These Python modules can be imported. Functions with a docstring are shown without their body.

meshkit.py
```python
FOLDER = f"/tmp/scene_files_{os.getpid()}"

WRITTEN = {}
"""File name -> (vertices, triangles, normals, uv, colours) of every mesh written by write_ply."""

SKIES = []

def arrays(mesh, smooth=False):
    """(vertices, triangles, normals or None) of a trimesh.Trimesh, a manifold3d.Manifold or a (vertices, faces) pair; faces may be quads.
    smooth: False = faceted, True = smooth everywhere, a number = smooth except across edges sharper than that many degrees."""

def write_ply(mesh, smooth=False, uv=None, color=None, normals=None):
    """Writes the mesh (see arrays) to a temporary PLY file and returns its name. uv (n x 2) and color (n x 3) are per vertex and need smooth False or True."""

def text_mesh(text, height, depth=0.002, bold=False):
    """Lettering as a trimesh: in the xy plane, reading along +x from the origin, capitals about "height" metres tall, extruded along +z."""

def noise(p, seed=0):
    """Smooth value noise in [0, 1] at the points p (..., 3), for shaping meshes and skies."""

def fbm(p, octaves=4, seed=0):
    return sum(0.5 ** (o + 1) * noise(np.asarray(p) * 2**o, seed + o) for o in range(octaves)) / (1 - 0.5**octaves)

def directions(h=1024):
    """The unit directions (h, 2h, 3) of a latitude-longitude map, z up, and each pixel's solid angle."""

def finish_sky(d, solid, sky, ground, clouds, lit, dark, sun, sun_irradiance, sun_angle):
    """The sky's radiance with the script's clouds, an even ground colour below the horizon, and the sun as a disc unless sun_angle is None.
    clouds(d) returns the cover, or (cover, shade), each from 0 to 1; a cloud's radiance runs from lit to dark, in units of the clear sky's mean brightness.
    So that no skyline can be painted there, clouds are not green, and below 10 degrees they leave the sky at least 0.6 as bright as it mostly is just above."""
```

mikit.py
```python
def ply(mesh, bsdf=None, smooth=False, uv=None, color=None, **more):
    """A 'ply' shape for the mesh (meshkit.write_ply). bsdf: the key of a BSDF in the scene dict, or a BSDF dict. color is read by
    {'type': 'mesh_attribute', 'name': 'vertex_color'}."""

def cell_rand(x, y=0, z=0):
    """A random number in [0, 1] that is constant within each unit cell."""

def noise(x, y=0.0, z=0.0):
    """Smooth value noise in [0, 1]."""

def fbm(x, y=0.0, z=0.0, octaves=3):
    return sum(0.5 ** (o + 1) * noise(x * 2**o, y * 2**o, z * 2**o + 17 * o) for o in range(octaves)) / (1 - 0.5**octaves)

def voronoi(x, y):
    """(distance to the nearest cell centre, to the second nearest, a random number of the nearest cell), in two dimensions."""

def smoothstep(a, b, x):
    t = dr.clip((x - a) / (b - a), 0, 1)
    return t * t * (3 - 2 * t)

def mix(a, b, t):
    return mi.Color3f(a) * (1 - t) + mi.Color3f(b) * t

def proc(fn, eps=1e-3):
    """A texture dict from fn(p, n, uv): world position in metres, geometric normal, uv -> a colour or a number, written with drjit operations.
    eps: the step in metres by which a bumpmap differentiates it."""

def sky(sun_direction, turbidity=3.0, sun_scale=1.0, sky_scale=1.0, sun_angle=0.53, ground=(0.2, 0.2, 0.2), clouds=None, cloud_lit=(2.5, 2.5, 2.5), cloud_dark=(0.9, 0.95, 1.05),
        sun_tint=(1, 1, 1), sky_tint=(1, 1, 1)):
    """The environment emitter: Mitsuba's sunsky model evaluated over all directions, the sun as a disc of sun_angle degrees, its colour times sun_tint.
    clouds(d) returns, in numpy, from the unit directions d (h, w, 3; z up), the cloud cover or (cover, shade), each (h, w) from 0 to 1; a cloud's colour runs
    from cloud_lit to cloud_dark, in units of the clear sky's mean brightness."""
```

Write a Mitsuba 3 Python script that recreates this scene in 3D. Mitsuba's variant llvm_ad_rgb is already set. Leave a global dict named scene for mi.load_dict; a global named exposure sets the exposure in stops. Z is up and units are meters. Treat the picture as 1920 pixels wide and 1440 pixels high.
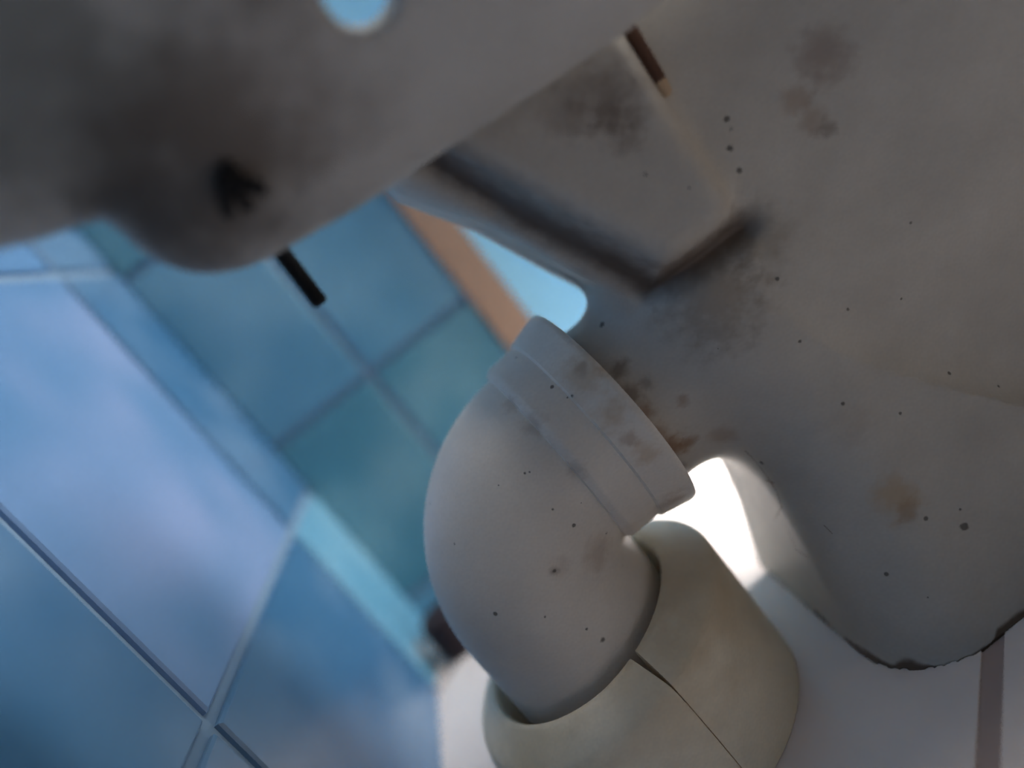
import math, random
import numpy as np, trimesh, drjit as dr, mitsuba as mi, manifold3d as m3
import mikit, meshkit
from mikit import noise, fbm, smoothstep, mix

random.seed(7)
T = mi.ScalarTransform4f
scene, labels = {}, {}

# ------------------------------------------------------------------ camera
H, PITCH, F = 0.306, math.radians(12.0), 1450.0
GR = np.array([0.62, 0.785]); GR = GR / np.linalg.norm(GR)       # "down" as the phone was held: rolled by some 38 degrees
EYE = np.array([0, 0, H])
FW = np.array([0, math.cos(PITCH), -math.sin(PITCH)])
RT = np.array([1.0, 0, 0])
UP = np.array([0, math.sin(PITCH), math.cos(PITCH)])
IX = GR[1] * RT - GR[0] * UP
IUP = GR[0] * RT + GR[1] * UP
FOCUS = 0.375
scene['camera'] = {'type': 'thinlens', 'fov': math.degrees(2 * math.atan(960 / F)), 'fov_axis': 'x', 'near_clip': 0.01, 'far_clip': 20.0,
                   'aperture_radius': 0.0085, 'focus_distance': FOCUS,
                   'to_world': T().look_at(origin=EYE.tolist(), target=(EYE + FW).tolist(), up=IUP.tolist())}
exposure = 0.2

# ------------------------------------------------------------------ light: a frosted window in the right wall, plus two added lamps: ceiling fill and gap spot
WINDOW_RADIANCE = [26.0, 25.5, 25.0]
FILL_RADIANCE = [34.0, 29.5, 25.0]
GAP_SPOT = [48.0, 45.5, 42.0]


def ray(x, y):
    v = FW + (x - 960) / F * IX - (y - 720) / F * IUP
    return v


def at(x, y, Y):
    """The point at depth Y seen at the pixel."""
    v = ray(x, y)
    return EYE + v * (Y / v[1])


# ------------------------------------------------------------------ helpers
def ref(k):
    return {'type': 'ref', 'id': k}


def obj(key, mesh, bsdf, smooth=30, normals=None, **more):
    k, n = key, 1
    while k in scene:
        k = f'{key}_{n:03d}'; n += 1
    if normals is not None:
        scene[k] = {'type': 'ply', 'filename': meshkit.write_ply(mesh, True, normals=normals), 'face_normals': False, 'bsdf': ref(bsdf), **more}
    else:
        scene[k] = mikit.ply(mesh, bsdf, smooth=smooth, **more)
    return k


def tag(k, label=None, category=None, kind=None, group=None):
    labels[k] = {n: v for n, v in dict(label=label, category=category, kind=kind, group=group).items() if v}


def rgb(*c):
    return {'type': 'rgb', 'value': list(c)}


def srgb(r, g, b):
    return [((c / 255 + 0.055) / 1.055) ** 2.4 if c > 10 else c / 255 / 12.92 for c in (r, g, b)]


def material(key, color, rough=0.5, spec=0.5, bump=None, bump_scale=0.0005, **more):
    b = {'type': 'principled', 'base_color': color if isinstance(color, dict) else rgb(*color), 'roughness': rough, 'specular': spec, **more}
    if bump is not None:
        b = {'type': 'bumpmap', 'arbitrary': mikit.proc(bump, eps=4e-4), 'scale': bump_scale, 'bsdf': b}
    scene[key] = {'type': 'twosided', 'bsdf': b}


def box(x0, x1, y0, y1, z0, z1):
    b = trimesh.creation.box(extents=(x1 - x0, y1 - y0, z1 - z0))
    b.apply_translation(((x0 + x1) / 2, (y0 + y1) / 2, (z0 + z1) / 2))
    return b


def surface_nets(f, lo, hi, step):
    """Mesh of f = 0 over a grid, pulled onto the surface; f takes arrays x, y, z that broadcast."""
    ax = [np.arange(a, b + step, step) for a, b in zip(lo, hi)]
    g = np.broadcast_to(f(ax[0][:, None, None], ax[1][None, :, None], ax[2][None, None, :]), [len(a) for a in ax]).astype(np.float32)
    s = g < 0
    n = np.array(g.shape) - 1
    c = [s[i:n[0] + i, j:n[1] + j, k:n[2] + k] for i in (0, 1) for j in (0, 1) for k in (0, 1)]
    tot = sum(x.astype(np.int8) for x in c)
    cells = np.argwhere((tot > 0) & (tot < 8))
    idx = -np.ones(n, int); idx[tuple(cells.T)] = np.arange(len(cells))
    acc, cnt = np.zeros((len(cells), 3)), np.zeros(len(cells))
    off = np.array([(i, j, k) for i in (0, 1) for j in (0, 1) for k in (0, 1)])
    for a in range(8):
        for d in (4, 2, 1):
            b = a | d
            if b == a:
                continue
            va = g[tuple((cells + off[a]).T)]; vb = g[tuple((cells + off[b]).T)]
            hit = (va < 0) != (vb < 0)
            t = va[hit] / (va[hit] - vb[hit])
            acc[hit] += off[a] + t[:, None] * (off[b] - off[a]); cnt[hit] += 1
    v = np.array([a[0] for a in ax]) + (cells + acc / cnt[:, None]) * step
    quads = []
    for d in range(3):
        e, w = (d + 1) % 3, (d + 2) % 3
        sl0 = [slice(None)] * 3; sl1 = [slice(None)] * 3
        sl0[d], sl1[d] = slice(0, -1), slice(1, None)
        p = np.argwhere(s[tuple(sl0)] != s[tuple(sl1)])
        p = p[(p[:, e] > 0) & (p[:, w] > 0) & (p[:, e] < n[e]) & (p[:, w] < n[w])]
        E, W = np.zeros(3, int), np.zeros(3, int); E[e] = 1; W[w] = 1
        q = np.stack([idx[tuple(x.T)] for x in (p - E - W, p - W, p, p - E)], 1)
        flip = ~s[tuple(p.T)]
        q[flip] = q[flip][:, ::-1]
        quads.append(q)
    q = np.vstack(quads)
    F3 = lambda p: f(p[:, 0], p[:, 1], p[:, 2])
    def grad(p, h=step * 0.35):
        return np.stack([F3(p + h * u) - F3(p - h * u) for u in np.eye(3)], 1) / (2 * h)
    for _ in range(3):
        gr = grad(v)
        v = v - np.clip(F3(v) / np.maximum((gr ** 2).sum(1), 0.2), -step, step)[:, None] * gr
    gr = grad(v)
    nrm = gr / np.maximum(np.linalg.norm(gr, axis=1, keepdims=True), 1e-9)
    tri = np.vstack([q[:, [0, 1, 2]], q[:, [0, 2, 3]]])
    return v, tri, nrm


def sd_poly(x, y, poly):
    poly = np.asarray(poly, float)
    x, y = np.broadcast_arrays(np.asarray(x, float), np.asarray(y, float))
    d, sgn = np.full(x.shape, 1e9), np.ones(x.shape)
    for i in range(len(poly)):
        a, b = poly[i], poly[i - 1]
        e = b - a
        wx, wy = x - a[0], y - a[1]
        t = np.clip((wx * e[0] + wy * e[1]) / (e @ e), 0, 1)
        d = np.minimum(d, (wx - e[0] * t) ** 2 + (wy - e[1] * t) ** 2)
        c1, c2, c3 = y >= a[1], y < b[1], e[0] * wy > e[1] * wx
        sgn = np.where((c1 & c2 & c3) | (~c1 & ~c2 & ~c3), -sgn, sgn)
    return sgn * np.sqrt(d)


def round_extrude(d2, w, h, r):
    a, b = d2 + r, np.abs(w) - h + r
    return np.minimum(np.maximum(a, b), 0) + np.sqrt(np.maximum(a, 0) ** 2 + np.maximum(b, 0) ** 2) - r


def smin(a, b, k):
    h = np.clip(0.5 + 0.5 * (b - a) / k, 0, 1)
    return b + (a - b) * h - k * h * (1 - h)


def capsule(x, y, z, a, b, r):
    a, b = np.asarray(a, float), np.asarray(b, float)
    e = b - a
    t = np.clip(((x - a[0]) * e[0] + (y - a[1]) * e[1] + (z - a[2]) * e[2]) / (e @ e), 0, 1)
    return np.sqrt((x - a[0] - e[0] * t) ** 2 + (y - a[1] - e[1] * t) ** 2 + (z - a[2] - e[2] * t) ** 2) - r


def lathe(profile, n=96):
    """Closed profile of (radius, height) about z."""
    p = np.asarray(profile, float)
    a = np.arange(n) * 2 * np.pi / n
    v = np.stack([p[:, :1] * np.cos(a), p[:, :1] * np.sin(a), np.repeat(p[:, 1:], n, 1)], -1).reshape(-1, 3)
    i, j = np.meshgrid(np.arange(len(p)), np.arange(n), indexing='ij')
    i2, j2 = (i + 1) % len(p), (j + 1) % n
    q = np.stack([i * n + j, i * n + j2, i2 * n + j2, i2 * n + j], -1).reshape(-1, 4)
    m = trimesh.Trimesh(v, np.vstack([q[:, [0, 1, 2]], q[:, [0, 2, 3]]]), process=False)
    if m.volume < 0:
        m.invert()
    return m


def mani(m):
    return m3.Manifold(m3.Mesh(np.asarray(m.vertices, np.float32), np.asarray(m.faces, np.uint32)))


def tri(m):
    k = m.to_mesh()
    return trimesh.Trimesh(k.vert_properties[:, :3], k.tri_verts, process=False)


def frame(z, near=(0, 0, 1)):
    z = np.asarray(z, float) / np.linalg.norm(z)
    x = np.cross(near, z); x /= np.linalg.norm(x)
    return np.stack([x, np.cross(z, x), z], 1)


# ------------------------------------------------------------------ the toilet's shape
SPIG_Y, SPIG_Z = 0.412, 0.170
BODY = [(0.008, 0.365), (0.013, 0.332), (0.037, 0.294), (0.0575, 0.248), (0.0725, 0.217), (0.073, 0.17), (0.084, 0.11), (0.10, 0.03), (0.62, 0.03), (0.62, 0.365)]
PAD = [(0.030, 0.36), (0.0415, 0.3255), (0.0875, 0.231), (0.128, 0.231), (0.129, 0.36)]
from shapely.geometry import Polygon as _P
PAD_IN = np.array(_P(PAD).buffer(-0.013, join_style=2).exterior.coords)[:-1]
GROOVE = [(0.0335, 0.335), (0.082, 0.224), (0.128, 0.222)]


def toilet_sdf(x, y, z):
    w = y - SPIG_Y
    d2 = sd_poly(x, z, BODY)
    near = np.minimum(0, w)
    body = round_extrude(d2, w, 0.068, 0.034)
    # ridge along the rear edge, groove, raised pad
    spig = np.sqrt(w ** 2 + (z - SPIG_Z) ** 2) - 0.0515 - 0.006 * np.clip((x - 0.05) / 0.06, 0, 1)
    spig = np.maximum(spig, np.maximum(0.012 - x, x - 0.25))
    d = smin(body, spig, 0.022)
    g = np.minimum(sd_seg(x, z, GROOVE[0], GROOVE[1]), sd_seg(x, z, GROOVE[1], GROOVE[2]))
    d = d + 0.0075 * np.exp(-(g / 0.0085) ** 2) * (w < 0)
    pad = round_extrude(sd_poly(x, z, PAD_IN) - 0.013, w + 0.05, 0.030, 0.011)
    d = smin(d, pad, 0.009)
    # foot with a rounded rear, its top falling away towards the bowl
    inset = 0.22 * z
    fx, fy = np.abs(x - 0.3300) - (0.275 - inset) + 0.048, np.abs(y - 0.409) - (0.104 - 0.3 * z) + 0.048
    f2 = np.minimum(np.maximum(fx, fy), 0) + np.sqrt(np.maximum(fx, 0) ** 2 + np.maximum(fy, 0) ** 2) - 0.048
    top = np.clip(0.150 - 1.0 * (x - 0.105), 0.050, 0.150)
    foot = np.maximum(f2, (z - top) * 0.5)
    d = smin(d, foot, 0.032)
    e = np.sqrt(((x - 0.46) / 0.27) ** 2 + (w / 0.14) ** 2 + ((z - 0.33) / 0.24) ** 2)
    d = smin(d, (e - 1) * 0.14, 0.05)
    # the web that carries the deck
    web = round_extrude(np.maximum(np.abs(x - 0.075) - 0.055, np.abs(y - 0.337) - 0.036), z - 0.356, 0.020, 0.006)
    d = smin(d, web, 0.010)
    return np.maximum(d, np.maximum(-z, z - 0.362))


def sd_seg(x, y, a, b):
    ex, ey = b[0] - a[0], b[1] - a[1]
    t = np.clip(((x - a[0]) * ex + (y - a[1]) * ey) / (ex * ex + ey * ey), 0, 1)
    return np.sqrt((x - a[0] - ex * t) ** 2 + (y - a[1] - ey * t) ** 2)


def on_body(px, py):
    """Where the pixel's ray meets the toilet."""
    v = ray(px, py); v = v / np.linalg.norm(v)
    t = 0.18
    for _ in range(120):
        p = EYE + v * t
        d = float(toilet_sdf(*[np.array([c]) for c in p])[0])
        t += d * 0.7
        if d < 1e-5 or t > 1.0:
            break
    return EYE + v * t


# ------------------------------------------------------------------ materials
def blobs_fn(base, blobs, specks, mottle=0.10, freq=38.0, soft=False):
    """Glaze or plastic with its stains or painted shade: blobs are (centre, (radii or radius), colour, strength), specks (centre, radius)."""
    def fn(p, n, uv):
        big = fbm(p.x * freq, p.y * freq, p.z * freq, 3)
        fine = noise(p.x * 900, p.y * 900, p.z * 900)
        c = mi.Color3f(*base) * (1 - mottle + 2 * mottle * big) * (0.96 + 0.08 * fine)
        wx = fbm(p.x * 210, p.y * 210, p.z * 210 + 5, 4) - 0.5
        wide = fbm(p.x * 48, p.y * 48, p.z * 48 + 5, 4) - 0.5
        for ctr, r, col, s in blobs:
            q = p - mi.Point3f(*[float(a) for a in ctr])
            dist = dr.norm(q) / float(r)
            c = mix(c, mi.Color3f(*col), s * (1 - smoothstep(0.15, 1.1, dist + (1.3 * wx if r < 0.008 else 0.9 * wide if soft else 0.8 * wide + 0.9 * wx))))
        for ctr, r in specks:
            q = p - mi.Point3f(*[float(a) for a in ctr])
            dist = dr.norm(q) / float(r)
            c = mix(c, mi.Color3f(0.03, 0.027, 0.024), 0.8 * (1 - smoothstep(0.25, 0.8, dist + 1.6 * wx)))
        return c
    return mikit.proc(fn)


def px_dist(depth):
    return depth / F


BROWN, DARK, OCHRE = srgb(122, 86, 50), srgb(76, 54, 38), srgb(164, 132, 88)
stains = []
for px, py, r, col, s in [
        (1160, 690, 26, DARK, .55), (1185, 740, 26, DARK, .5), (1215, 720, 18, DARK, .4), (1205, 775, 28, BROWN, .55), (1235, 815, 32, BROWN, .6),
        (1262, 840, 34, BROWN, .75), (1290, 830, 26, BROWN, .6), (1275, 880, 22, DARK, .55), (1350, 815, 34, BROWN, .35), (1278, 750, 16, BROWN, .45),
        (1140, 190, 85, DARK, .5), (1165, 240, 60, DARK, .5), (1060, 210, 55, DARK, .3), (1680, 930, 46, OCHRE, .5), (1700, 955, 26, BROWN, .35),
        (1320, 560, 130, srgb(96, 76, 52), .45), (1545, 100, 60, srgb(110, 88, 80), .5), (1490, 190, 34, BROWN, .35), (1520, 225, 30, BROWN, .35), (1548, 240, 22, DARK, .45),
        (1600, 800, 60, BROWN, .12), (1420, 440, 90, srgb(90, 74, 52), .35)]:  # the widest entries are plain brown tones under the side pad
    p = on_body(px, py)
    stains.append((p, r * np.linalg.norm(p - EYE) / F, col, s))
specks = []
for px, py, r in [(1210, 327, 8), (1292, 352, 5), (1362, 222, 9), (1372, 242, 11), (1368, 278, 11), (1386, 318, 9), (1580, 757, 6), (1662, 1077, 6), (1808, 988, 8),
                  (1688, 775, 4), (1872, 724, 5), (1458, 523, 5), (1708, 418, 6), (1736, 972, 6), (1128, 610, 8), (1346, 654, 4), (1500, 640, 5), (1740, 1120, 4),
                  (1800, 955, 5), (1428, 868, 6), (1397, 953, 4), (1690, 560, 4), (1590, 580, 4), (1780, 700, 5)]:
    p = on_body(px, py)
    specks.append((p, r * np.linalg.norm(p - EYE) / F))

CERAMIC = [0.415, 0.388, 0.350]
glaze_fn = blobs_fn(CERAMIC, stains, specks)
_glaze = None


cracks = []
for line in ([(1398, 846), (1432, 885), (1458, 925), (1466, 950), (1452, 975)], [(1436, 900), (1450, 905)], [(1473, 985), (1492, 1030), (1515, 1045)], [(1560, 1000), (1545, 985)]):
    pts = [on_body(*p) for p in line]
    cracks += list(zip(pts[:-1], pts[1:]))


def make_glaze():
    inner = blobs_fn(CERAMIC, stains, specks, 0.12)
    # grime line where the foot meets the floor, dark brown along the groove beside the pad
    base = mikit._FUNCTIONS[inner['fn']]

    def fn(p, n, uv):
        c = base(p, n, uv)
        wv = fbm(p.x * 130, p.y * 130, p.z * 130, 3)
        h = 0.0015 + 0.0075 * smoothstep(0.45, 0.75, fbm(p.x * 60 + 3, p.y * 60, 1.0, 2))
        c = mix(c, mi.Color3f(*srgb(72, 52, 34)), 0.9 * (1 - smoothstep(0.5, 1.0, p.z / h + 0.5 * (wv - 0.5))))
        k = mi.Float(9.0)
        for a, b in cracks:
            e_ = b - a
            q = p - mi.Point3f(*a.tolist())
            t = dr.clip(dr.dot(q, mi.Vector3f(*e_.tolist())) / float(e_ @ e_), 0, 1)
            k = dr.minimum(k, dr.norm(q - mi.Vector3f(*e_.tolist()) * t))
        c = mix(c, mi.Color3f(*srgb(90, 72, 58)), 0.7 * (1 - smoothstep(0.0002, 0.0008, k + 0.0008 * (wv - 0.5))))
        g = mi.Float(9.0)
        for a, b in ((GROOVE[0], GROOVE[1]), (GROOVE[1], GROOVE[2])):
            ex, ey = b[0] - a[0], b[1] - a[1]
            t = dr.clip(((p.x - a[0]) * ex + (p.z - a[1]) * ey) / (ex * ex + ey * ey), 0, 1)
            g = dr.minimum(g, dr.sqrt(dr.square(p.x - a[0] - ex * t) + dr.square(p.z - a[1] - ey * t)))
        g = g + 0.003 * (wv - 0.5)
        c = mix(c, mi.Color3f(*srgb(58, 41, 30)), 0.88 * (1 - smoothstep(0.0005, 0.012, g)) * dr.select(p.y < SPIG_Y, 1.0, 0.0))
        return c
    return mikit.proc(fn)


material('glaze', make_glaze(), 0.42, 0.35)

# ------------------------------------------------------------------ setting: floor, walls, door, window
XL, XR, YB, YF, ZC = -0.22, 1.35, 0.74, -1.10, 2.30


def tile_color(base, light, f=9.0, amount=0.7):
    def fn(p, n, uv):
        a = fbm(p.x * f + 2.3, p.y * f, p.z * f + 1.7, 3)
        return mix(base, light, amount * smoothstep(0.35, 0.7, a))
    return mikit.proc(fn)


material('tile_blue', tile_color(srgb(98, 154, 184), srgb(140, 186, 208)), 0.25, 0.5)
material('tile_teal', tile_color(srgb(82, 142, 164), srgb(132, 176, 190)), 0.25, 0.5)
material('tile_deep', tile_color(srgb(58, 102, 140), srgb(108, 138, 168)), 0.25, 0.5)
material('tile_pale', tile_color(srgb(92, 130, 170), srgb(152, 166, 204), 6.0), 0.3, 0.5)
material('grout_blue', srgb(122, 148, 172), 0.8, 0.2)
material('floor_tile', tile_color(srgb(230, 219, 216), srgb(242, 234, 230), 5.0), 0.35, 0.4)
material('grout_dark', srgb(172, 155, 150), 0.85, 0.2)
material('plaster', srgb(158, 145, 126), 0.9, 0.1)
material('timber', srgb(164, 134, 114), 0.55, 0.3)
material('door_paint', srgb(146, 212, 252), 0.4, 0.4)
material('white_frame', srgb(225, 225, 225), 0.5, 0.3)


def slab(key, mesh, bsdf):
    obj(key, mesh, bsdf, smooth=False); tag(key, kind='structure')


def tile(w, h, t=0.004, c=0.0015):
    """A flat tile with bevelled edges, lying in xy, its face up, from the origin."""
    v = [(0, 0, -0.002), (w, 0, -0.002), (w, h, -0.002), (0, h, -0.002), (0, 0, t - c), (w, 0, t - c), (w, h, t - c), (0, h, t - c),
         (c, c, t), (w - c, c, t), (w - c, h - c, t), (c, h - c, t)]
    q = [(0, 1, 5, 4), (1, 2, 6, 5), (2, 3, 7, 6), (3, 0, 4, 7), (4, 5, 9, 8), (5, 6, 10, 9), (6, 7, 11, 10), (7, 4, 8, 11), (8, 9, 10, 11), (0, 3, 2, 1)]
    f = []
    for a in q:
        f += [(a[0], a[1], a[2]), (a[0], a[2], a[3])]
    return trimesh.Trimesh(v, f, process=False)


PLY = {}


def put_tile(holder, w, h, M, bsdf):
    k = (round(w, 4), round(h, 4))
    if k not in PLY:
        PLY[k] = mikit.ply(tile(w, h), None, smooth=False)
    key, n = f'{holder}__tile', 1
    while key in scene:
        key = f'{holder}__tile_{n:03d}'; n += 1
    scene[key] = {**PLY[k], 'to_world': T(M), 'bsdf': ref(bsdf)}


def spans(lo, hi, first, size, gap):
    """Tile edges of a row: joints at first + k * size, cut at lo and hi."""
    k0 = math.floor((lo - first) / size)
    out = []
    for k in range(k0, k0 + 60):
        a, b = first + k * size + gap / 2, first + (k + 1) * size - gap / 2
        a, b = max(a, lo), min(b, hi)
        if a >= hi:
            break
        if b - a > 0.006:
            out.append((a, b))
    return out


slab('floor', box(XL - 0.1, XR + 0.1, YF - 0.1, YB + 0.1, -0.1, 0.0), 'grout_dark')
slab('ceiling', box(XL - 0.1, XR + 0.1, YF - 0.1, YB + 0.1, ZC, ZC + 0.1), 'plaster')
slab('wall_left', box(XL - 0.1, XL, YF - 0.1, YB + 0.1, 0.0, ZC), 'grout_blue')
DX0, DX1, DZ = 0.036, 0.74, 1.98
wb = mani(box(XL, XR, YB, YB + 0.1, 0.0, ZC)) - mani(box(DX0, DX1, YB - 0.1, YB + 0.06, -0.1, DZ))
slab('wall_back', tri(wb), 'grout_blue')
material('dark_plaster', srgb(104, 95, 84), 0.9, 0.1)
slab('wall_front', box(XL, XR, YF - 0.1, YF, 0.0, ZC), 'dark_plaster')
WY0, WY1, WZ0, WZ1 = 0.40, 0.70, 0.55, 1.75
wr = mani(box(XR, XR + 0.1, YF - 0.1, YB + 0.1, 0.0, ZC)) - mani(box(XR - 0.1, XR + 0.2, WY0, WY1, WZ0, WZ1))
slab('wall_right', tri(wr), 'plaster')

# blue tiles on the left and back walls up to 0.84 m; floor tiles laid on the diagonal
TS, TG, ROW = 0.20, 0.008, 0.243
rng = random.Random(3)
for j, (a, b) in enumerate(spans(-0.40, YB, 0.625, 0.265, TG)):
    for i, (z0, z1) in enumerate(spans(0.0, 0.85, 0.19, 0.265, TG)):
        bs = 'tile_pale' if 0.30 < a < 0.5 and z0 > 0.15 else 'tile_deep' if a < 0.5 else rng.choice(['tile_blue', 'tile_deep', 'tile_deep'])
        # x up the wall (z), y along Y, face to +x
        M = np.array([[0, 0, 1, XL], [0, 1, 0, a], [-1, 0, 0, z1], [0, 0, 0, 1]], float)
        put_tile('wall_left', z1 - z0, b - a, M, bs)
for j, (a, b) in enumerate(spans(XL + 0.005, DX0 - 0.018, -0.10, TS, TG)):
    for i, (z0, z1) in enumerate(spans(0.0, 0.85, ROW, TS, TG)):
        M = np.array([[1, 0, 0, a], [0, 0, -1, YB], [0, 1, 0, z0], [0, 0, 0, 1]], float)
        put_tile('wall_back', b - a, z1 - z0, M, rng.choice(['tile_blue', 'tile_blue', 'tile_teal']))
FT, FG = 0.45, 0.010
from shapely.geometry import box as sbox, Polygon
from shapely import affinity
room = sbox(XL, YF + 0.6, XL + 1.2, YB)
o45 = np.array([0.081, 0.285])                                    # a point on a joint
c45 = math.sqrt(0.5)
U45, V45 = np.array([c45, c45]), np.array([-c45, c45])
for i in range(-5, 6):
    for j in range(-5, 6):
        p0 = o45 + U45 * (i * FT + FG / 2 + 0.22) + V45 * (j * FT + FG / 2)
        P = Polygon([p0, p0 + U45 * (FT - FG), p0 + (U45 + V45) * (FT - FG), p0 + V45 * (FT - FG)]).intersection(room)
        if P.is_empty or P.area < 4e-4:
            continue
        top = trimesh.creation.extrude_polygon(P, 0.0015, engine='earcut')
        top.apply_translation((0, 0, -0.0005))
        obj('floor__tile', top, 'floor_tile', smooth=False)

# door in the back wall: brown timber frame, sky-blue leaf
slab('door_1', box(DX0 + 0.002, DX1 - 0.034, YB + 0.012, YB + 0.052, 0.006, DZ - 0.034), 'door_paint')
for x0, x1, z0, z1 in ((DX0 - 0.017, DX0 + 0.017, 0, DZ + 0.03), (DX1 - 0.03, DX1 + 0.03, 0, DZ + 0.03), (DX0 + 0.03, DX1 - 0.03, DZ - 0.03, DZ + 0.03)):
    obj('door_1__frame', box(x0, x1, YB - 0.012, YB + 0.055, z0 + 0.0015, z1), 'timber', smooth=False)
# window
slab('window_1', tri(mani(box(XR - 0.01, XR + 0.09, WY0 - 0.03, WY1 + 0.03, WZ0 - 0.03, WZ1 + 0.03)) - mani(box(XR - 0.05, XR + 0.2, WY0 + 0.02, WY1 - 0.02, WZ0 + 0.02, WZ1 - 0.02))), 'white_frame')
pane = box(XR + 0.045, XR + 0.055, WY0 + 0.02, WY1 - 0.02, WZ0 + 0.02, WZ1 - 0.02)
obj('window_1__pane', pane, 'white_frame', smooth=False, emitter={'type': 'area', 'radiance': rgb(*WINDOW_RADIANCE)})
labels['window_1__pane'] = {'label': 'frosted pane glowing with daylight'}
# fill lamp added on the unseen ceiling to brighten the near floor
lamp = trimesh.creation.cylinder(radius=0.14, height=0.05, sections=48)
lamp.apply_translation((0.50, 0.15, ZC - 0.025))
obj('fill_lamp', lamp, 'white_frame', smooth=30, emitter={'type': 'area', 'radiance': rgb(*FILL_RADIANCE)})
tag('fill_lamp', 'added round fill lamp on the ceiling, out of view', 'lamp')

# added spot with a trim ring, out of view, whitens the floor behind the toilet
DLX, DLY = 0.115, 0.605
ring = lathe([(0.032, -0.002), (0.048, -0.002), (0.046, -0.010), (0.034, -0.012), (0.032, -0.008)], 48)
ring.apply_translation((DLX, DLY, ZC))
obj('added_gap_light', ring, 'white_frame', smooth=30)
tag('added_gap_light', 'added spot in the unseen ceiling, brightens the gap behind the toilet', 'lamp')
scene['gap_spot_beam'] = {'type': 'spot', 'intensity': rgb(*GAP_SPOT), 'cutoff_angle': 4.6, 'beam_width': 1.5,
                           'to_world': T().look_at(origin=[DLX, DLY, ZC - 0.015], target=[DLX, DLY, 0], up=[0, 1, 0])}

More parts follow.
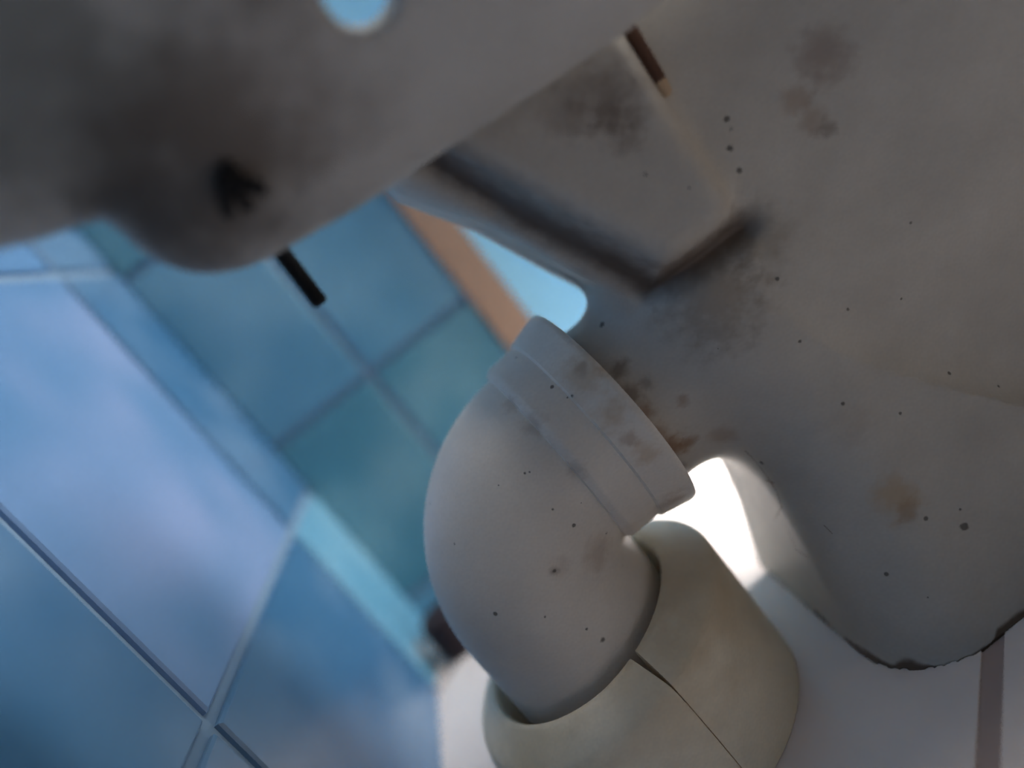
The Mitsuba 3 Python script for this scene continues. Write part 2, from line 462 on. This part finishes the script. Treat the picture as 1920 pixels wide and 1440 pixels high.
# ------------------------------------------------------------------ the toilet
V, TR, NR = surface_nets(toilet_sdf, (-0.02, 0.22, -0.008), (0.76, 0.60, 0.370), 0.003)
C = V[TR].mean(1)
pad_d = sd_poly(C[:, 0], C[:, 2], PAD)
region = np.where((C[:, 0] < 0.055) & (np.abs(C[:, 2] - SPIG_Z) < 0.057) & (C[:, 2] < 0.226), 1,
                  np.where((pad_d < 0.002) & (C[:, 1] < 0.35), 2, np.where(C[:, 2] < np.clip(0.150 - 1.9 * (C[:, 0] - 0.105), 0.03, 0.125), 3, 0)))
for r, name in ((0, 'body'), (1, 'outlet_spigot'), (2, 'side_pad'), (3, 'foot')):
    t = TR[region == r]
    used, inv = np.unique(t, return_inverse=True)
    obj(f'toilet__{name}', trimesh.Trimesh(V[used], inv.reshape(-1, 3), process=False), 'glaze', normals=NR[used])
tag('toilet', 'stained grey-white ceramic toilet seen from its rear side, filling the right half', 'toilet')
labels['toilet__foot'] = {'label': 'rounded foot with a brown grime line along the floor'}
labels['toilet__side_pad'] = {'label': 'raised block with a dark brown groove along its edge'}

# deck of the toilet, close to the lens: a flared ceramic plate with a hole
DN = np.array([0, -0.88, -0.47]); DN = DN / np.linalg.norm(DN)
DP = at(*(GR[1] * 400 + GR[0] * 775, -GR[0] * 400 + GR[1] * 775), 0.300)
DU = np.array([1.0, 0, 0]); DV = np.cross(DN, DU)
if DV[2] < 0:
    DV = -DV


def on_deck(px, py, lift=0.0):
    v = ray(px, py)
    t = ((DP + DN * lift - EYE) @ DN) / (v @ DN)
    return EYE + v * t


def deck_uv(px, py):
    p = on_deck(px, py) - DP
    return p @ DU, p @ DV


outline = [deck_uv(p[0] + 11, p[1] + 15) for p in [(1330, -60), (1200, 62), (1030, 175), (850, 290), (720, 377), (640, 425), (560, 470), (510, 500), (450, 523), (400, 532), (350, 530), (300, 515), (250, 488), (215, 455), (180, 432), (130, 445), (60, 470), (0, 485), (-120, 520)]]
outline += [(outline[-1][0] - 0.02, 0.16), (outline[0][0] + 0.12, 0.16), (outline[0][0] + 0.12, outline[0][1] - 0.012)]
hole_uv = deck_uv(676, -24)


def deck_sdf(u, v, w):
    d2 = sd_poly(u, v, outline)
    bend = 0.0
    d = round_extrude(d2, w + 0.012 * np.exp(np.minimum(d2, 0) / 0.012), 0.007, 0.006)
    hr = np.sqrt((u - hole_uv[0]) ** 2 + ((v - hole_uv[1]) / 1.05) ** 2)
    hole = 0.0122 - hr
    return -smin(-d, -hole, 0.004)


uvs = np.array(outline)
dv, dt, dn = surface_nets(deck_sdf, (uvs[:, 0].min() - 0.01, uvs[:, 1].min() - 0.01, -0.024), (uvs[:, 0].max() + 0.01, uvs[:, 1].max() + 0.01, 0.012), 0.002)
DB = np.stack([DU, DV, DN], 1)
if np.linalg.det(DB) < 0:
    dt = dt[:, ::-1]
deck_shade = [(on_deck(60, 150), 0.085, srgb(92, 96, 92), .75), (on_deck(380, 320), 0.060, srgb(62, 55, 50), .85), (on_deck(520, 190), 0.045, srgb(104, 92, 84), .45)]  # broad tones that paint shade into the deck's left and centre
material('glaze_plain', blobs_fn([0.42, 0.41, 0.395], deck_shade, [], 0.06, soft=True), 0.45, 0.35)
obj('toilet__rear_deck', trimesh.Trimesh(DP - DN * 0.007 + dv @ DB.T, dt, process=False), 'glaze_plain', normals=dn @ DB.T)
labels['toilet__rear_deck'] = {'label': 'blurred dark grey deck with a round hole, close to the camera'}

# ------------------------------------------------------------------ plastic elbow between the toilet's outlet and the floor sleeve
PVC = [0.62, 0.575, 0.52]
EX, EY = -0.056, 0.405
AX = np.array([1.0, 0.075, 0.03]); AX /= np.linalg.norm(AX)        # inlet axis, from the bend towards the toilet
CORNER = np.array([EX, EY, 0.1708])
RB = 0.052
ANG = math.acos(np.clip(AX @ np.array([0, 0, -1.0]), -1, 1))


def bend_rings(r, n=64, m=26, down=0.115):
    """A tube along: inlet straight, arc, outlet straight down; its skin as one mesh with closed ends."""
    dn = np.array([0, 0, -1.0])
    p0, p1 = CORNER + AX * RB, CORNER + dn * RB
    bis = AX + dn
    ctr = CORNER + bis * RB
    pts, tan = [p0 + AX * 0.012], [-AX]
    for k in range(m + 1):
        th = k / m * math.pi / 2
        pts.append(ctr - dn * RB * math.cos(th) - AX * RB * math.sin(th)); tan.append(-AX * math.cos(th) + dn * math.sin(th))
    pts.append(CORNER + dn * down); tan.append(dn)
    side = np.cross(AX, dn); side /= np.linalg.norm(side)
    a = np.arange(n) * 2 * np.pi / n
    v = []
    for p, t in zip(pts, tan):
        t = t / np.linalg.norm(t)
        o = np.cross(side, t)
        v.append(p + r * (np.cos(a)[:, None] * side + np.sin(a)[:, None] * o))
    k = len(v)
    v = np.vstack(v + [np.array([pts[0], pts[-1]])])
    i, j = np.meshgrid(np.arange(k - 1), np.arange(n), indexing='ij')
    q = np.stack([i * n + j, i * n + (j + 1) % n, (i + 1) * n + (j + 1) % n, (i + 1) * n + j], -1).reshape(-1, 4)
    f = np.vstack([q[:, [0, 1, 2]], q[:, [0, 2, 3]], [(k * n, (s + 1) % n, s) for s in range(n)], [(k * n + 1, (k - 1) * n + s, (k - 1) * n + (s + 1) % n) for s in range(n)]])
    m_ = trimesh.Trimesh(v, f, process=False)
    return m_


def place(m, origin, axis):
    m = m.copy()
    M = np.eye(4); M[:3, :3] = frame(axis, (0, 0, 1) if abs(axis[2]) < 0.9 else (1, 0, 0)); M[:3, 3] = origin
    m.apply_transform(M)
    return m


bend = bend_rings(0.0550)
if bend.volume < 0:
    bend.invert()


def on_mesh(m, px, py):
    v = ray(px, py)
    hit = m.ray.intersects_location([EYE], [v])[0]
    return hit[np.argmin(np.linalg.norm(hit - EYE, axis=1))] if len(hit) else at(px, py, 0.36)


col = [(0.050, -0.004), (0.0575, -0.002), (0.0592, 0.0005), (0.0600, 0.003), (0.0604, 0.0190), (0.0621, 0.0201), (0.0662, 0.0362), (0.0664, 0.0383), (0.0659, 0.040), (0.0560, 0.040), (0.0545, 0.036), (0.0540, 0.004), (0.050, 0.004)]
socket = place(lathe(col, 128), CORNER + AX * RB, AX)
elbow = trimesh.util.concatenate([bend, socket])
pv_stain, pv_specks = [], []
for px, py, r, c_, s_ in [(1265, 960, 50, BROWN, .45), (1090, 700, 60, OCHRE, .4), (1150, 780, 46, OCHRE, .45), (1180, 820, 22, BROWN, .4), (1210, 850, 30, OCHRE, .4), (1050, 1065, 36, BROWN, .22), (1000, 790, 30, BROWN, .3),
                          (960, 760, 24, BROWN, .25), (1080, 880, 26, BROWN, .25), (1120, 1035, 46, BROWN, .3), (1040, 1070, 12, DARK, .4), (1090, 690, 18, BROWN, .35), (1200, 1010, 40, OCHRE, .35), (1130, 690, 20, OCHRE, .4)]:
    p = on_mesh(elbow, px, py); pv_stain.append((p, r * np.linalg.norm(p - EYE) / F, c_, s_))
for px, py, r in [(984, 887, 5), (993, 885, 5), (1036, 955, 5), (1076, 985, 5), (1130, 1200, 8), (1040, 1070, 6), (852, 1020, 4), (1022, 1157, 5), (1035, 725, 5), (1072, 742, 6), (1064, 745, 5), (968, 671, 5), (1137, 1000, 4),
                  (806, 943, 4), (928, 1150, 6), (1090, 943, 4), (1168, 1060, 3), (1100, 1180, 4), (1215, 1060, 4), (935, 910, 3)]:
    p = on_mesh(elbow, px, py); pv_specks.append((p, r * 1.0 * np.linalg.norm(p - EYE) / F))
material('plastic', blobs_fn(PVC, pv_stain, pv_specks, 0.06, 55), 0.38, 0.4)
obj('pipe_elbow__bend', bend, 'plastic', smooth=45)
obj('pipe_elbow__socket', socket, 'plastic', smooth=35)
labels['pipe_elbow__socket'] = {'label': 'wide tapered socket ring with brown stains at its rim'}
tag('pipe_elbow', 'off-white plastic pipe elbow joining the toilet outlet to the floor sleeve', 'pipe')

# ------------------------------------------------------------------ split sleeve on the floor around the elbow's lower end
prof = [(0.0605, 0.0015), (0.0605, 0.082), (0.0609, 0.0850), (0.0621, 0.0868), (0.0640, 0.0872), (0.0660, 0.0862), (0.0700, 0.0832), (0.0750, 0.0794), (0.0790, 0.0763), (0.0806, 0.0746),
        (0.0818, 0.0725), (0.0836, 0.0670), (0.0858, 0.055), (0.0874, 0.040), (0.0880, 0.025), (0.0880, 0.012), (0.0872, 0.0015)]
sl = lathe(prof, 160)
SP = np.array([-0.0568, EY, 0.0])
slm = mani(sl)
ang = math.radians(-71.0)
# the split: open by some 4 mm at the mouth, closing outwards, then a fine moulding seam down the side
e = np.array([math.cos(ang), math.sin(ang)]); nrm2 = np.array([-e[1], e[0]])
wedge = trimesh.convex.convex_hull(np.array([[*(e * 0.050 + s * nrm2 * 0.0036), z] for s in (-1, 1) for z in (0.055, 0.095)] + [[*(e * 0.0825 + s * nrm2 * 0.0003), z] for s in (-1, 1) for z in (0.060, 0.095)]))
seam = trimesh.convex.convex_hull(np.array([[*(e * a + s * nrm2 * 0.00025), z] for s in (-1, 1) for a, z in ((0.0815, 0.076), (0.0858, 0.060), (0.0874, 0.0), (0.097, 0.0), (0.097, 0.076))]))
slm = slm - mani(wedge) - mani(seam)
sl = tri(slm)
sv_ = np.array(sl.vertices)                                        # eccentric: thicker and higher on the toilet's side
rr = np.hypot(sv_[:, 0], sv_[:, 1]); cs = np.maximum(sv_[:, 0] / rr, 0)
push = np.clip((rr - 0.0625) / 0.012, 0, 1) * np.maximum(0, np.minimum(0.008, 0.0895 - rr)) * cs
sv_[:, :2] *= (1 + push / rr)[:, None]
sv_[:, 2] *= 1 + 1.5 * sv_[:, 0] + 0.6 * sv_[:, 1] + 0.5 * np.minimum(sv_[:, 0], 0) * -1.2
sl = trimesh.Trimesh(sv_, sl.faces, process=False); sl.apply_translation(SP)
sv_st = [(SP + np.array([0.055, -0.04, 0.075]), 0.05, OCHRE, .45), (SP + np.array([0.02, -0.068, 0.075]), 0.045, srgb(176, 146, 106), .4), (SP + np.array([-0.05, -0.05, 0.065]), 0.045, srgb(140, 130, 96), .45)]
sv_sp = [(SP + np.array([0.070 * math.cos(a), 0.070 * math.sin(a), z]), r) for a, z, r in [(-2.2, .074, .0012), (-2.0, .073, .0016), (-1.8, .075, .0012), (-1.5, .072, .0012), (-0.75, .074, .0012), (-0.6, .073, .0011), (-2.35, .072, .0016), (-1.1, .074, .0011)]]
material('sleeve_plastic', blobs_fn(srgb(240, 228, 204), sv_st, sv_sp, 0.03, 45, soft=True), 0.45, 0.35)
obj('pipe_sleeve', sl, 'sleeve_plastic', smooth=35)
tag('pipe_sleeve', 'beige split plastic sleeve standing on the floor around the lower end of the elbow', 'pipe sleeve')

# ------------------------------------------------------------------ black fixings under the deck
material('black_plastic', [0.006, 0.006, 0.007], 0.6, 0.2)


def tube_hull(a, b, ra, rb):
    s1 = trimesh.creation.icosphere(2, ra); s1.apply_translation(a)
    s2 = trimesh.creation.icosphere(2, rb); s2.apply_translation(b)
    return trimesh.convex.convex_hull(np.vstack([s1.vertices, s2.vertices]))


# wing nut: a boss, two ears and the end of its bolt
L = lambda px, py, k: on_deck(px, py, k)
boss = trimesh.convex.convex_hull(np.vstack([tube_hull(L(430, 318, 0.003), L(418, 345, 0.005), 0.0027, 0.0027).vertices, tube_hull(L(448, 345, 0.005), L(452, 352, 0.006), 0.0025, 0.0020).vertices]))
nutm = mani(boss)
for a, b, c_ in (((418, 345), (422, 375), (427, 397)), ((452, 342), (472, 348), (489, 354))):
    A, B, Cc = L(*a, 0.006), L(*b, 0.007), L(*c_, 0.008)
    nutm = nutm + mani(tube_hull(A, B, 0.0026, 0.0025)) + mani(tube_hull(B, Cc, 0.0025, 0.0023))
obj('wing_nut__body', tri(nutm), 'black_plastic', smooth=50)
obj('wing_nut__bolt_end', tube_hull(L(440, 350, 0.007), L(464, 387, 0.008), 0.0025, 0.0021), 'black_plastic', smooth=50)
tag('wing_nut', 'black wing nut with three stubby fingers on the blurred grey deck', 'nut')

# threaded rod hanging behind the deck's edge
RY = 0.335
r0, r1 = at(520, 462, RY), at(603, 571, RY)
ln = np.linalg.norm(r1 - r0)
pr, zz = [(0.0, 0.0)], 0.0
while zz < ln - 0.0015:
    pr += [(0.00335, zz + 0.0001), (0.0038, zz + 0.0004), (0.00335, zz + 0.0007)]
    zz += 0.0008
pr += [(0.0034, ln - 0.0012), (0.0022, ln), (0.0, ln)]
pr = np.array(pr); pr[0, 0] = pr[-1, 0] = 1e-5
obj('threaded_rod', place(lathe(pr, 20), r0, (r1 - r0) / ln), 'black_plastic', smooth=20)
tag('threaded_rod', 'short black threaded rod hanging below the edge of the deck before the blue tiles', 'bolt')

# rusty bolt with a pale tip, lying against the toilet's side
material('rust', srgb(78, 55, 44), 0.8, 0.2)
material('pale_tip', srgb(176, 150, 122), 0.7, 0.2)
b0, b1, b2 = on_body(1180, 60), on_body(1232, 150), on_body(1245, 172)
off = np.array([0, -0.002, 0])
obj('rusty_bolt__shank', tube_hull(b0 + off, b1 + off, 0.0031, 0.0031), 'rust')
obj('rusty_bolt__tip', tube_hull(b1 + off + (b2 - b1) * 0.35, b2 + off, 0.0030, 0.0026), 'pale_tip')
tag('rusty_bolt', 'brown rusty bolt with a pale tip poking out between deck and toilet side', 'bolt')

# dark rubber cap in the corner at the wall's foot
material('dark_rubber', srgb(46, 38, 42), 0.7, 0.2)
cap = lathe([(1e-5, 0.0012), (0.024, 0.0012), (0.025, 0.006), (0.025, 0.034), (0.022, 0.040), (0.012, 0.042), (1e-5, 0.042)], 40)
cap.apply_translation((XL + 0.040, YB - 0.075, 0))
obj('rubber_bung', cap, 'dark_rubber', smooth=35)
tag('rubber_bung', 'small dark blurred rubber bung on the floor in the corner of the tiled walls', 'bung')
